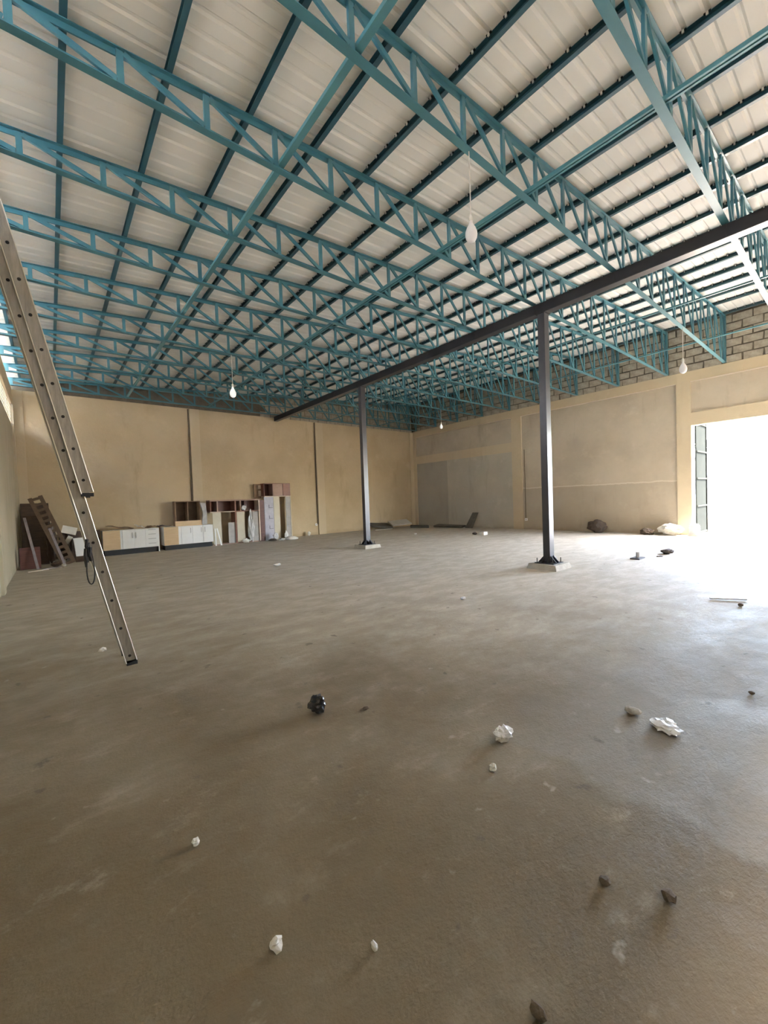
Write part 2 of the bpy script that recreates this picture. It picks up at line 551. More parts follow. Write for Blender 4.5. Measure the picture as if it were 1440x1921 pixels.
MB().box(XR + 0.02, XR + TH + 0.02, DOOR_Y1 - 0.012, DOOR_Y1 + 0.03, 0, DOOR_Z).build('door_reveal', 'white_wall', wall_right)

for y0, y1 in ((3.84, 9.2), (DOOR_Y0, 3.47), (9.66, 15.42)):
    MB().box(XR - 0.010, XR + 0.05, y0, y1, 4.672, 4.692).build('ledge_highlight', 'pale_edge', wall_right)  # pale strip painting in the lit ledge under the ring beam

# left wall ------------------------------------------------------------------
LZ0, LZ1 = 3.88, 4.50
wl = MB().box(XL - 0.23, XL, YF - 0.1, YB + 0.1, -0.1, LZ0)
wall_left = struct(wl.build('wall_left', 'wall_left'), 'grey green shaded side wall below the louvred band')
MB().box(XL - 0.23, XL + 0.02, YF - 0.1, YB + 0.05, LZ1, ZC - 0.02).build('ring_beam', 'pilaster', wall_left)
for y0, y1 in ((YB - 0.32, YB), (9.6, 9.95), (3.9, 4.25), (YF, -1.4)):
    MB().box(XL - 0.2, XL + 0.045, y0, y1, 0, LZ1).build('pilaster', 'wall_left', wall_left)
slat_mesh = None
for y0, y1 in ((9.95, YB - 0.32), (4.25, 9.6), (-1.4, 3.9)):
    n = max(1, round((y1 - y0) / 1.05))
    w = (y1 - y0) / n
    for i in range(n + 1):
        MB().box(XL - 0.06, XL - 0.005, y0 + i * w - 0.018, y0 + i * w + 0.018, LZ0, LZ1).build('mullion', 'screen', wall_left)
    for i in range(n):
        for k in range(6):
            z = LZ0 + 0.052 + k * 0.103
            MB().box(XL - 0.055, XL - 0.01, y0 + i * w + 0.018, y0 + (i + 1) * w - 0.018, z - 0.026, z + 0.026).build('slat', 'screen', wall_left)

# front wall (behind the camera), with an added opening letting in sun to brighten the roof
FZ0, FZ1 = 3.75, 4.5
wf = MB().box(xs[0], xs[1], YF - 0.15, YF, -0.1, FZ0)
wf.prism([(xs[0], YF, FZ1), (xs[1], YF, FZ1), (xs[1], YF, ztop(xs[1]) + 0.06), (xs[0], YF, ztop(xs[0]) + 0.06)],
         [(xs[0], YF - 0.15, FZ1), (xs[1], YF - 0.15, FZ1), (xs[1], YF - 0.15, ztop(xs[1]) + 0.06), (xs[0], YF - 0.15, ztop(xs[0]) + 0.06)])
for i in range(9):
    x = XL + 0.1 + i * (XR - XL - 0.2) / 8
    wf.box(x - 0.08, x + 0.08, YF - 0.14, YF - 0.01, FZ0 - 0.01, FZ1 + 0.01)
struct(wf.build('wall_front', 'wall_back'), 'tan plastered wall behind the viewer')

# ------------------------------------------------------------------ roof sheets
roof = thing('roof', (0, 0, ztop(0) + PZ + 0.004), 'pale ribbed metal roof sheeting above the purlins', None, kind='structure')
prof = []
PITCHR = 0.18
for i in range(5):
    y = i * PITCHR
    prof += [(y, 0), (y + 0.115, 0), (y + 0.136, 0.016), (y + 0.159, 0.016)]
prof += [(5 * PITCHR + 0.012, 0.0)]
X0, X1 = -1.55, 15.75


def sheet():
    b = MB()
    n = len(prof)
    vs_ = []
    for t in (0.0, 0.003):
        for x in (X0, X1):
            vs_ += [(x, y, SL * x + z + t) for y, z in prof]
    fs = []
    for i in range(n - 1):
        fs.append((i, n + i, n + i + 1, i + 1))
        fs.append((2 * n + i, 2 * n + i + 1, 3 * n + i + 1, 3 * n + i))
    b.add(vs_, fs)
    return b


first = sheet().build('roof_sheet', 'roof', None)
first.parent = roof
y = YF - 0.2
first.location = (0, y, 0)
ns = 0
while y < YB + 0.0:
    y += 5 * PITCHR
    o = bpy.data.objects.new('roof_sheet', first.data)
    col.objects.link(o)
    o.parent = roof
    o.location = (0, y, 0.0008 if ns % 2 == 0 else 0)
    ns += 1

# ------------------------------------------------------------------ purlins
C_PROF_OUT = [(0, 0), (0.048, 0), (0.048, 0.004), (0.004, 0.004), (0.004, PZ - 0.004), (0.048, PZ - 0.004), (0.048, PZ), (0, PZ)]
for k in range(21):
    x = -0.49 + 0.753 * k if k < 20 else 15.02
    z = ztop(x) + 0.003
    b = MB()
    # channel section, open towards the low side of the roof
    pf = [(x - px + 0.02, z + pz) for px, pz in C_PROF_OUT]
    b.prism([(a, YF, c) for a, c in pf], [(a, YB + 0.05, c) for a, c in pf])
    side = 'beside the left wall' if k == 0 else ('beside the right wall' if k == 20 else '%s from the left wall' % ORD[k])
    o = b.build('roof_purlin', 'purlin', origin=(x, YF, z))
    hb, rc = MB(), MB()
    y = YF - 0.2 + 0.1475
    while y < YB - 0.05:
        if y > YF + 0.05 and k >= 5:
            hb.box(x - 0.046, x - 0.034, y - 0.009, y + 0.009, z + PZ - 0.03, z + PZ - 0.001)
            rc.box(x - 0.042, x - 0.024, y - 0.026, y + 0.026, z + PZ - 0.009, z + PZ - 0.0005)  # dark boxes stand for the shadowed gaps between ribs and purlin
        y += PITCHR
    if hb.v:
        tag(hb.build('hook_bolts', 'socket', o), kind='stuff')
        tag(rc.build('rib_gap_shade', 'rubber', o), kind='stuff')
    tag(o, 'dark teal channel purlin under the roof sheets, %s' % side, 'purlin', 'roof purlins', 'thing')

# ------------------------------------------------------------------ trusses
TY = [1.253 + 1.41 * k for k in range(11)]
NODES = [-0.07 + 0.70 * k for k in range(22)]
LPROF = [(-0.02, 0), (0.02, 0), (0.02, 0.005), (-0.015, 0.005), (-0.015, 0.04), (-0.02, 0.04)]


def make_truss():
    t = thing('roof_truss', (0, 0, ZC), None, 'truss')
    # inverted-T bottom chord and T top chord (pairs of angles)
    tb = [(-0.04, 0), (0.04, 0), (0.04, 0.007), (0.007, 0.007), (0.007, 0.045), (-0.007, 0.045), (-0.007, 0.007), (-0.04, 0.007)]
    MB().bar((XL - 0.15, 0, ZC), (XR + 0.02, 0, ZC), tb).build('bottom_chord', 'teal', t)
    tt = [(-0.042, 0), (-0.042, -0.007), (-0.007, -0.007), (-0.007, -0.06), (0.007, -0.06), (0.007, -0.007), (0.042, -0.007), (0.042, 0)]
    MB().bar((XL - 0.35, 0, ztop(XL - 0.35)), (XR + 0.02, 0, ztop(XR + 0.02)), tt).build('top_chord', 'teal', t)
    for x in NODES:
        b = MB()
        z1 = ztop(x) - 0.02
        b.prism([(x - 0.026, -0.03, ZC + 0.01), (x + 0.026, -0.03, ZC + 0.01), (x + 0.026, -0.025, ZC + 0.01), (x - 0.021, -0.025, ZC + 0.01), (x - 0.021, 0.0, ZC + 0.01), (x - 0.026, 0.0, ZC + 0.01)],
                [(x - 0.026, -0.03, z1), (x + 0.026, -0.03, z1), (x + 0.026, -0.025, z1), (x - 0.021, -0.025, z1), (x - 0.021, 0.0, z1), (x - 0.026, 0.0, z1)])
        b.build('vertical_web', 'teal', t)
    nd = [XL - 0.05] + NODES + [XR - 0.03]
    for xa, xb in zip(nd[:-1], nd[1:]):
        p0 = Vector((xa + 0.03, -0.012, ztop(xa) - 0.035))
        p1 = Vector((xb - 0.03, -0.012, ZC + 0.03))
        MB().bar(p0, p1, [(0.0, -0.025), (0.024, -0.025), (0.024, 0.025), (0.019, 0.025), (0.019, -0.02), (0.0, -0.02)], (0, 0, 1)).build('diagonal_web', 'teal', t)
    MB().box(XR - 0.10, XR + 0.01, -0.045, -0.033, ZC, ztop(XR) - 0.01).box(XR - 0.02, XR - 0.008, -0.045, 0.045, ZC, ztop(XR) - 0.01).build('end_plate', 'teal', t)
    MB().box(XL - 0.12, XL + 0.08, -0.045, -0.033, ZC, ztop(XL) - 0.01).build('end_plate', 'teal', t)
    for x in NODES[8::2]:
        b = MB()
        b.prism([(x - 0.05, 0.0085, ztop(x - 0.05) - 0.06), (x + 0.09, 0.0085, ztop(x) - 0.06), (x + 0.03, 0.0085, ztop(x) - 0.14)],
                [(x - 0.05, 0.0135, ztop(x - 0.05) - 0.06), (x + 0.09, 0.0135, ztop(x) - 0.06), (x + 0.03, 0.0135, ztop(x) - 0.14)])
        b.build('gusset_plate', 'teal', t)
    return t


proto = make_truss()
for k, Y in enumerate(TY):
    t = proto if k == 0 else copy_tree(proto)
    t.location = (0, Y, ZC)
    where = 'nearest the viewer' if k == 0 else ('against the back wall' if k == 10 else '%s from the near end' % ORD[k])
    tag(t, 'turquoise steel lattice roof truss, %s' % where, 'truss', 'roof trusses', 'thing')

# longitudinal ties lying on the bottom chords
for x, w, h, mt_, lab in ((2.095, 0.064, 0.04, 'tie', 'turquoise tie rail on the truss bottom chords near the ladder side'),
                          (4.63, 0.092, 0.04, 'tie', 'pale turquoise double tie rail between the ladder side and black beam'),
                          (9.80, 0.03, 0.03, 'tie', 'thin pale tie rod next beyond the black beam'),
                          (12.60, 0.03, 0.03, 'tie', 'thin pale tie rod nearest the rough blockwork')):
    zz = ZC + 0.046
    yy0, yy1 = YF + 0.02, YB - 0.05
    b = MB().box(x - w / 2, x + w / 2, yy0, yy1, zz, zz + h)
    if w > 0.09:
        b = MB().box(x - 0.035, x - 0.01, yy0, yy1, zz, zz + h).box(x + 0.01, x + 0.035, yy0, yy1, zz, zz + h).box(x - 0.01, x + 0.01, yy0, yy1, zz + 0.018, zz + h - 0.008)
    o = b.build('tie_rail', mt_, origin=(x, yy0, zz))
    tag(o, lab, 'tie rail', 'longitudinal ties', 'thing')

# ------------------------------------------------------------------ black beam and its columns
BX0, BX1, BZ0, BZ1 = 7.27, 7.43, 4.835, 5.018
bm = thing('steel_beam', (BX0, YF, BZ0), 'long black steel beam carrying the trusses on two columns', 'beam', kind='thing')
MB().box(BX0 + 0.055, BX1 - 0.055, YF, YB + 0.02, BZ0 + 0.012, BZ1 - 0.012).box(BX0 + 0.003, BX0 + 0.015, YF, YB - 0.01, BZ0 + 0.012, BZ1 - 0.012).build('web', 'black_steel', bm)
MB().box(BX0, BX1, YF, YB - 0.005, BZ0, BZ0 + 0.012).build('bottom_flange', 'grey_steel', bm)
MB().box(BX0, BX1, YF, YB - 0.005, BZ1 - 0.012, BZ1).build('top_flange', 'black_steel', bm)
for Y in TY[:-1]:
    MB().box(BX0 - 0.004, BX0 + 0.012, Y - 0.012, Y + 0.012, BZ0 + 0.012, BZ1 - 0.001).build('stiffener', 'black_steel', bm)

for cy_, lab in ((3.88, 'black square steel column standing nearer the open doorway'), (9.66, 'black square steel column standing nearer the back wall')):
    x0, x1, y0, y1 = 7.27, 7.43, cy_, cy_ + 0.135
    xc, yc = (x0 + x1) / 2, (y0 + y1) / 2
    c = thing('steel_column', (xc, yc, 0), lab, 'column', 'steel columns under the beam', 'thing')
    PB = 0.10
    MB().box(x0, x1, y0, y1, PB + 0.012, BZ0).build('shaft', 'grey_steel', c)
    b = MB()
    w, tp = 0.30, 0.27
    b.prism([(xc - w, yc - w, 0), (xc + w, yc - w, 0), (xc + w, yc + w, 0), (xc - w, yc + w, 0)],
            [(xc - tp, yc - tp, PB), (xc + tp, yc - tp, PB), (xc + tp, yc + tp, PB), (xc - tp, yc + tp, PB)])
    b.build('concrete_pad', 'concrete', c)
    MB().box(xc - 0.19, xc + 0.19, yc - 0.19, yc + 0.19, PB, PB + 0.014).build('base_plate', 'black_steel', c)
    for dx, dy in ((1, 0), (-1, 0), (0, 1), (0, -1)):
        for off in (-0.05, 0.05):
            hx, hy = (x1 - x0) / 2, (y1 - y0) / 2
            b = MB()
            z0 = PB + 0.014
            if dx:
                e = xc + dx * hx
                b.prism([(e, yc + off - 0.005, z0), (xc + dx * 0.185, yc + off - 0.005, z0), (e, yc + off - 0.005, z0 + 0.13)],
                        [(e, yc + off + 0.005, z0), (xc + dx * 0.185, yc + off + 0.005, z0), (e, yc + off + 0.005, z0 + 0.13)])
            else:
                e = yc + dy * hy
                b.prism([(xc + off - 0.005, e, z0), (xc + off - 0.005, yc + dy * 0.185, z0), (xc + off - 0.005, e, z0 + 0.13)],
                        [(xc + off + 0.005, e, z0), (xc + off + 0.005, yc + dy * 0.185, z0), (xc + off + 0.005, e, z0 + 0.13)])
            b.build('gusset', 'black_steel', c)
    for sx in (-1, 1):
        for sy in (-1, 1):
            MB().tube([(xc + sx * 0.155, yc + sy * 0.155, PB), (xc + sx * 0.155, yc + sy * 0.155, PB + 0.1)], 0.009, 6).build('anchor_bolt', 'dark_grey', c)
    MB().box(x0 - 0.02, x1 + 0.02, y0 - 0.03, y1 + 0.03, BZ0 - 0.012, BZ0).build('cap_plate', 'black_steel', c)

# ------------------------------------------------------------------ ladder
LEAN = -0.2105
LY0, LY1 = 4.30, 4.66


def lx(z):
    return 0.494 + LEAN * (z - 0.09)


RUNG = 0.2632
lad = thing('extension_ladder', (lx(0), (LY0 + LY1) / 2, 0), 'worn aluminium extension ladder leaning against the left wall', 'ladder')
ldir = Vector((LEAN, 0, 1)).normalized()
lperp = Vector((1, 0, -LEAN)).normalized()


def rail(z0, z1, off, yv, s):
    """channel rail; s = +1 web faces -Y"""
    a = Vector((lx(z0), yv, z0)) + lperp * off
    c = Vector((lx(z1), yv, z1)) + lperp * off
    h = 0.042
    pr_ = [(-h, 0), (h, 0), (h, 0.024), (h - 0.004, 0.024), (h - 0.004, 0.004), (-h + 0.004, 0.004), (-h + 0.004, 0.024), (-h, 0.024)]
    P0 = [a + lperp * x + Vector((0, s * yy, 0)) for x, yy in pr_]
    P1 = [c + lperp * x + Vector((0, s * yy, 0)) for x, yy in pr_]
    return MB().prism(P0, P1)


ZB1, ZF0, ZF1 = 3.9, 1.56, 5.15
rails = []
for off, z0, z1 in ((0.0, 0.03, ZB1), (0.068, ZF0, ZF1)):
    dy = 0.0 if off == 0.0 else -0.032
    for yv, s in ((LY0 + dy, 1), (LY1 - dy, -1)):
        r = rail(z0, z1, off, yv, s).build('rail', 'alu', lad)
        # bright worn flange lips along both edges of the rail
        for e in (-0.0425, 0.0425):
            a = Vector((lx(z0), yv, z0)) + lperp * (off + e)
            c = Vector((lx(z1), yv, z1)) + lperp * (off + e)
            MB().tube([a + Vector((0, -0.002 * s, 0)), c + Vector((0, -0.002 * s, 0))], 0.0045, 6).build('rail_lip', 'alu_edge', r)
        zz = 0.09
        while zz < z1 - 0.05:
            if zz > z0 + 0.05:
                p = Vector((lx(zz), yv, zz)) + lperp * off
                MB().tube([p + Vector((0, -0.003 * s, 0)), p + Vector((0, 0.004 * s, 0))], 0.0125, 8).build('rung_end', 'hole', r)
            zz += RUNG * 1.0
    zz = 0.09
    while zz < z1 - 0.05:
        if zz > z0 + 0.05:
            p = Vector((lx(zz), 0, zz)) + lperp * off
            MB().tube([(p.x, LY0 + dy + 0.004, p.z), (p.x, LY1 - dy - 0.004, p.z)], 0.014, 8).build('rung', 'alu', lad)
        zz += RUNG
for yv, s in ((LY0, 1), (LY1, -1)):
    yc_ = yv - 0.032 * s
    p = Vector((lx(0.02), yv, 0.02))
    MB().box(p.x - 0.04, p.x + 0.045, min(yv, yv + 0.03 * s), max(yv, yv + 0.03 * s), 0.0, 0.045).build('foot', 'rubber', lad)
    q = Vector((lx(ZF0), yv, ZF0)) + lperp * 0.068
    MB().box(q.x - 0.044, q.x + 0.044, min(yc_ - 0.004 * s, yc_ + 0.026 * s), max(yc_ - 0.004 * s, yc_ + 0.026 * s), q.z - 0.03, q.z).build('end_cap', 'rubber', lad)

# black cable loop hung on the ladder
b = MB()
px, pz = lx(1.02) - 0.05, 1.07
pts = []
for i in range(25):
    t = 2 * math.pi * i / 24
    pts.append((px - 0.005 + 0.034 * math.sin(t) * (0.55 + 0.45 * (1 - math.cos(t)) / 2), LY0 - 0.035, pz - 0.13 + 0.15 * math.cos(t)))
b.tube(pts, 0.0055, 6)
for i, (dx, dz, r) in enumerate(((-0.012, 0.02, 0.016), (-0.03, -0.03, 0.014), (0.0, -0.02, 0.014), (-0.02, 0.05, 0.013))):
    b.tube([(px + dx, LY0 - 0.033 - 0.004 * i, pz + dz + 0.06), (px + dx - 0.006, LY0 - 0.035, pz + dz), (px + dx + 0.004, LY0 - 0.033, pz + dz - 0.06)], r, 7)
b.tube([(px - 0.03, LY0 - 0.033, pz + 0.03), (px - 0.043, LY0 - 0.033, pz - 0.06), (px - 0.035, LY0 - 0.033, pz - 0.13)], 0.007, 6)
o = b.build('cable_loop', 'rubber', origin=(px, LY0 - 0.035, pz))
tag(o, 'black cable loop knotted around the ladder rail', 'cable')

# ------------------------------------------------------------------ hanging bulbs
BULB = [(0.016, 0), (0.018, -0.03), (0.028, -0.055), (0.047, -0.085), (0.0605, -0.125), (0.063, -0.155), (0.058, -0.185), (0.044, -0.212), (0.022, -0.227), (0.004, -0.23)]


def bulb(x, y, zt, ztop_, s, mt_, lab, socket=True):
    t = thing('pendant_bulb', (x, y, ztop_), lab, 'light bulb', 'hanging bulbs')
    MB().tube([(x, y, ztop_ + 0.004), (x + 0.002, y, (zt + ztop_) / 2), (x, y, zt + 0.05 * s)], 0.006 * max(1, s), 6).build('cord', 'cord', t)
    MB().lathe((x, y, zt), [(0.004 * s, 0.055 * s), (0.014 * s, 0.05 * s), (0.019 * s, 0.03 * s), (0.02 * s, -0.012 * s), (0.01 * s, -0.014 * s)], 14).build('lamp_holder', 'socket', t, smooth=True)
    MB().lathe((x, y, zt), [(r * s, z * s) for r, z in BULB], 20).build('bulb', mt_, t, smooth=True)


bulb(3.53, 2.663, 4.32, ZC, 1.0, 'bulb', 'large white hanging bulb nearest the viewer')
bulb(3.49, 9.713, 4.27, ZC, 1.15, 'bulb_lit', 'white bulb on a long cord towards the back wall')
bulb(12.4, 11.123, 4.45, ZC, 0.9, 'bulb_lit', 'small white bulb hanging in the dark far corner')
bulb(11.05, 2.663, 4.29, ZC, 1.2, 'bulb', 'white bulb hanging before the doorway pilaster')

# ------------------------------------------------------------------ kitchen base cabinets
YC = 15.02


def cabinet1(x0, x1, z1):
    t = thing('base_cabinet', (x0, YC, 0), 'white base cabinet with four drawers beside the ladder', 'cabinet', 'kitchen base cabinets')
    MB().box(x0, x1, YC + 0.02, YC + 0.55, 0.17, z1).build('carcass', 'white_lam', t)
    MB().box(x0 + 0.03, x1 - 0.03, YC + 0.06, YC + 0.5, 0, 0.17).build('plinth', 'plinth', t)
    MB().box(x0, x0 + 0.45, YC, YC + 0.018, 0.175, z1).build('end_panel', 'wood_lam', t)
    w = (x1 - x0 - 0.45 - 0.06 - 0.40) / 2
    xa = x0 + 0.51
    for i in range(2):
        d = MB().box(xa + i * w + 0.004, xa + (i + 1) * w - 0.004, YC, YC + 0.018, 0.18, z1 - 0.005).build('door', 'white_lam', t)
        hx = xa + w + (-0.05 if i == 0 else 0.05)
        MB().box(hx - 0.006, hx + 0.006, YC - 0.025, YC - 0.015, z1 - 0.27, z1 - 0.09).box(hx - 0.005, hx + 0.005, YC - 0.02, YC, z1 - 0.26, z1 - 0.25).box(hx - 0.005, hx + 0.005, YC - 0.02, YC, z1 - 0.11, z1 - 0.10).build('handle', 'handle', d)
    xd = xa + 2 * w
    h = (z1 - 0.18) / 4
    for i in range(4):
        d = MB().box(xd + 0.004, x1 - 0.004, YC, YC + 0.018, 0.18 + i * h + 0.004, 0.18 + (i + 1) * h - 0.004).build('drawer', 'white_lam', t)
        zc = 0.18 + (i + 0.75) * h
        MB().box(xd + 0.08, x1 - 0.1, YC - 0.022, YC - 0.012, zc - 0.006, zc + 0.006).box(xd + 0.09, xd + 0.10, YC - 0.02, YC, zc - 0.005, zc + 0.005).box(x1 - 0.12, x1 - 0.11, YC - 0.02, YC, zc - 0.005, zc + 0.005).build('handle', 'handle', d)
    MB().box(x1 - 0.03, x1, YC, YC + 0.05, 0, 0.17).build('leg', 'white_lam', t)


def cabinet2(x0, x1, z1):
    t = thing('base_cabinet', (x0, YC, 0), 'white base cabinet with three doors, beside the open shelf unit', 'cabinet', 'kitchen base cabinets')
    MB().box(x0, x1, YC + 0.02, YC + 0.55, 0.16, z1).build('carcass', 'white_lam', t)
    MB().box(x0 + 0.03, x1 - 0.03, YC + 0.06, YC + 0.5, 0, 0.16).build('plinth', 'plinth', t)
    MB().box(x0, x0 + 0.44, YC, YC + 0.018, 0.165, z1).build('end_panel', 'wood_lam', t)
    e = [x0 + 0.53, x0 + 0.89, x0 + 1.24, x1]
    for i in range(3):
        d = MB().box(e[i] + 0.005, e[i + 1] - 0.005, YC, YC + 0.018, 0.17, z1 - 0.005).build('door', 'white_lam', t)
        hx = (e[i + 1] - 0.06) if i < 2 else e[i] + 0.06
        MB().box(hx - 0.006, hx + 0.006, YC - 0.025, YC - 0.015, z1 - 0.24, z1 - 0.07).box(hx - 0.005, hx + 0.005, YC - 0.02, YC, z1 - 0.23, z1 - 0.22).box(hx - 0.005, hx + 0.005, YC - 0.02, YC, z1 - 0.09, z1 - 0.08).build('handle', 'handle', d)


cabinet1(1.20, 2.74, 0.775)
cabinet2(2.88, 4.46, 0.775)

# cardboard and offcuts lying on the first cabinet
for i, (x, y, w, d, rz, tilt, mt_, lab) in enumerate((
        (1.68, 15.25, 0.72, 0.3, 0.1, 0.16, 'cardboard', 'long brown cardboard offcut sagging over the drawer cabinet'),
        (2.22, 15.22, 0.3, 0.25, -0.3, 0.3, 'paper', 'pale torn card on top of the drawer cabinet'),
        (2.52, 15.3, 0.26, 0.25, 0.4, -0.2, 'cardboard', 'crumpled brown card flap beside the torn pale card'),
        (2.93, 15.3, 0.42, 0.28, 0.05, 0.05, 'darkwood', 'dark flat board bridging the two base cabinets'))):
    R = Matrix.Rotation(rz, 3, 'Z') @ Matrix.Rotation(tilt, 3, 'Y')
    b = MB()
    n = 6
    top, bot = [], []
    for a in range(n + 1):
        for c in range(3):
            p = Vector(((a / n - 0.5) * w, (c / 2 - 0.5) * d, 0.02 * math.sin(a * 1.7 + i) + 0.015 * math.cos(c * 2 + a)))
            top.append(p + Vector((0, 0, 0.012)))
            bot.append(p)
    fs = []
    N = len(top)
    for a in range(n):
        for c in range(2):
            q = (a * 3 + c, (a + 1) * 3 + c, (a + 1) * 3 + c + 1, a * 3 + c + 1)
            fs.append(q)
            fs.append(tuple(N + k for k in q[::-1]))
    for a in range(n):
        fs.append((a * 3, N + a * 3, N + (a + 1) * 3, (a + 1) * 3))
        fs.append((a * 3 + 2, (a + 1) * 3 + 2, N + (a + 1) * 3 + 2, N + a * 3 + 2))
    for c in range(2):
        fs.append((c, c + 1, N + c + 1, N + c))
        k = n * 3
        fs.append((k + c, N + k + c, N + k + c + 1, k + c + 1))
    pts = [R @ p for p in top + bot]
    lowz = min(p.z for p in pts)
    b.add([p + Vector((x, y, 0.778 - lowz)) for p in pts], fs)
    tag(b.build('cardboard_piece' if mt_ != 'darkwood' else 'loose_board', mt_, origin=(x, y, 0.778)), lab, 'board' if mt_ == 'darkwood' else 'cardboard', 'scraps on the cabinets')

# open two-bay wall cabinet standing on the second base cabinet
def open_box(t, x0, x1, y0, y1, z0, z1, th, bays, mt_, back):
    MB().box(x0, x1, y0, y1, z0, z0 + th).build('bottom_panel', mt_, t)
    MB().box(x0, x1, y0, y1, z1 - th, z1).build('top_panel', mt_, t)
    for x in (x0, x1 - th):
        MB().box(x, x + th, y0, y1, z0 + th, z1 - th).build('side_panel', mt_, t)
    for i in range(1, bays):
        x = x0 + (x1 - x0) * i / bays
        MB().box(x - th / 2, x + th / 2, y0, y1, z0 + th, z1 - th).build('divider', mt_, t)
    MB().box(x0 + th, x1 - th, y1 - 0.012, y1, z0 + th, z1 - th).build('back_panel', back, t)


wc = thing('wall_cabinet', (3.7, 15.3, 0.776), 'open two bay brown wall cabinet standing on the three door cabinet', 'cabinet')
open_box(wc, 3.30, 4.12, 15.25, 15.6, 0.777, 1.64, 0.03, 2, 'cardboard', 'midwood')
MB().box(3.28, 4.16, 15.2, 15.26, 0.777, 0.95).build('front_rail', 'wood_lam', wc)
b = MB()
tag(b.add([(4.14, 15.16, 0.80), (4.30, 15.14, 0.80), (4.33, 15.2, 1.15), (4.27, 15.12, 1.55), (4.10, 15.18, 1.58), (4.17, 15.1, 1.2),
           (4.14, 15.24, 0.80), (4.30, 15.24, 0.80), (4.33, 15.26, 1.15), (4.27, 15.24, 1.55), (4.10, 15.24, 1.58), (4.17, 15.22, 1.2)],
          [(0, 1, 2, 5), (5, 2, 3, 4), (6, 11, 8, 7), (11, 10, 9, 8), (0, 6, 7, 1), (1, 7, 8, 2), (2, 8, 9, 3), (3, 9, 10, 4), (4, 10, 11, 5), (5, 11, 6, 0)]).build('plastic_sheet', 'grey_film', origin=(4.2, 15.18, 0.8)),
    'grey crumpled plastic sheet propped between wall cabinet and shelf unit', 'plastic sheet')
for x, t_, lab in ((4.53, 0.0, 'white wooden strip leaning by the three door cabinet, nearer it'), (4.60, 0.12, 'white wooden strip leaning by the three door cabinet, farther from it')):
    tag(MB().bar((x + t_, 14.98, 0.0), (x, 15.03, 0.62), BOX(0.045, 0.02), (0, 1, 0)).build('wooden_strip', 'white_lam', origin=(x, 15, 0)), lab, 'strip', 'white strips')

# ------------------------------------------------------------------ open shelf unit
su = thing('shelf_unit', (4.72, 15.3, 0), 'open brown shelf unit with dark top compartments and torn film', 'shelf unit')
sx0, sx1, sy0, sy1 = 4.72, 6.28, 15.12, 15.58
MB().box(sx0 - 0.3, sx1, sy0, sy1, 1.60, 1.65).build('top_panel', 'pinkwood', su)
MB().box(sx0 - 0.3, sx0 - 0.26, sy0, sy1, 1.22, 1.60).build('side_panel', 'maroon', su)
MB().box(sx1 - 0.06, sx1 - 0.02, sy0, sy1, 0.03, 1.60).build('side_panel', 'pale_edge', su)
MB().box(sx1 - 0.02, sx1 + 0.19, sy0 + 0.06, sy1, 0.0, 1.60).build('side_board', 'maroon', su)
MB().box(5.30, 5.35, sy0, sy1, 0.03, 1.60).build('divider', 'redbrown', su)
MB().box(sx0 - 0.3, 5.30, sy0, sy1, 1.19, 1.22).build('shelf', 'pale_edge', su)
MB().box(5.35, sx1 - 0.06, sy0, sy1, 1.19, 1.22).build('shelf', 'redbrown', su)
MB().box(sx0 - 0.26, 5.30, sy1 - 0.02, sy1, 1.22, 1.60).build('back_panel', 'maroon', su)
MB().box(5.35, sx1 - 0.06, sy1 - 0.02, sy1, 1.22, 1.60).build('back_panel', 'maroon', su)
MB().box(4.66, 4.70, sy0 + 0.02, sy1, 1.22, 1.6).build('divider', 'pinkwood', su)
MB().box(5.5, 5.55, sy0 + 0.02, sy1, 1.22, 1.6).build('divider', 'pinkwood', su)
MB().box(5.7, 5.73, sy0 + 0.1, sy1, 1.22, 1.6).build('divider', 'maroon', su)
MB().box(4.50, 4.80, sy0 + 0.03, sy0 + 0.05, 0.02, 1.18).build('cream_panel', 'cream', su)
MB().box(5.05, 5.30, sy0 + 0.05, sy0 + 0.07, 0.02, 0.80).build('grey_panel', 'grey_board', su)
MB().box(4.44, sx1 - 0.06, sy0, sy1, 0.0, 0.035).build('bottom_panel', 'pinkwood', su)
MB().box(5.37, 5.66, sy0 + 0.02, sy0 + 0.04, 0.04, 1.18).build('cream_panel', 'cream', su)
MB().box(5.98, 6.20, sy0 + 0.05, sy0 + 0.07, 0.04, 1.17).build('grey_panel', 'grey_board', su)


def crumple(name, c, size, mt_, seed, lab, cat, amp=0.35, freq=2.2, group=None, sub=3, flat=0.0, rz=0.0):
    """a crumpled, creased lump resting on z = c.z"""
    import bmesh
    bm_ = bmesh.new()
    bmesh.ops.create_icosphere(bm_, subdivisions=sub, radius=1.0)
    me = bpy.data.meshes.new(name)
    off = Vector((seed * 7.13, seed * 3.7, seed * 1.9))
    R = Matrix.Rotation(rz, 3, 'Z')
    for v in bm_.verts:
        n = v.co.normalized()
        k = 1 + amp * (noise.noise(n * freq + off) + 0.6 * abs(noise.noise(n * freq * 2.3 + off * 2)) - 0.25 + 0.35 * noise.noise(n * freq * 5 + off))
        p = n * k
        v.co = R @ Vector((p.x * size[0], p.y * size[1], p.z * size[2]))
    lz = min(v.co.z for v in bm_.verts)
    if flat:
        for v in bm_.verts:
            v.co.z = max(v.co.z, lz * (1 - flat))
        lz = min(v.co.z for v in bm_.verts)
    for v in bm_.verts:
        v.co.z -= lz
    bm_.to_mesh(me)
    bm_.free()
    me.materials.append(M[mt_])
    o = bpy.data.objects.new(name, me)
    col.objects.link(o)
    o.location = c
    return tag(o, lab, cat, group)


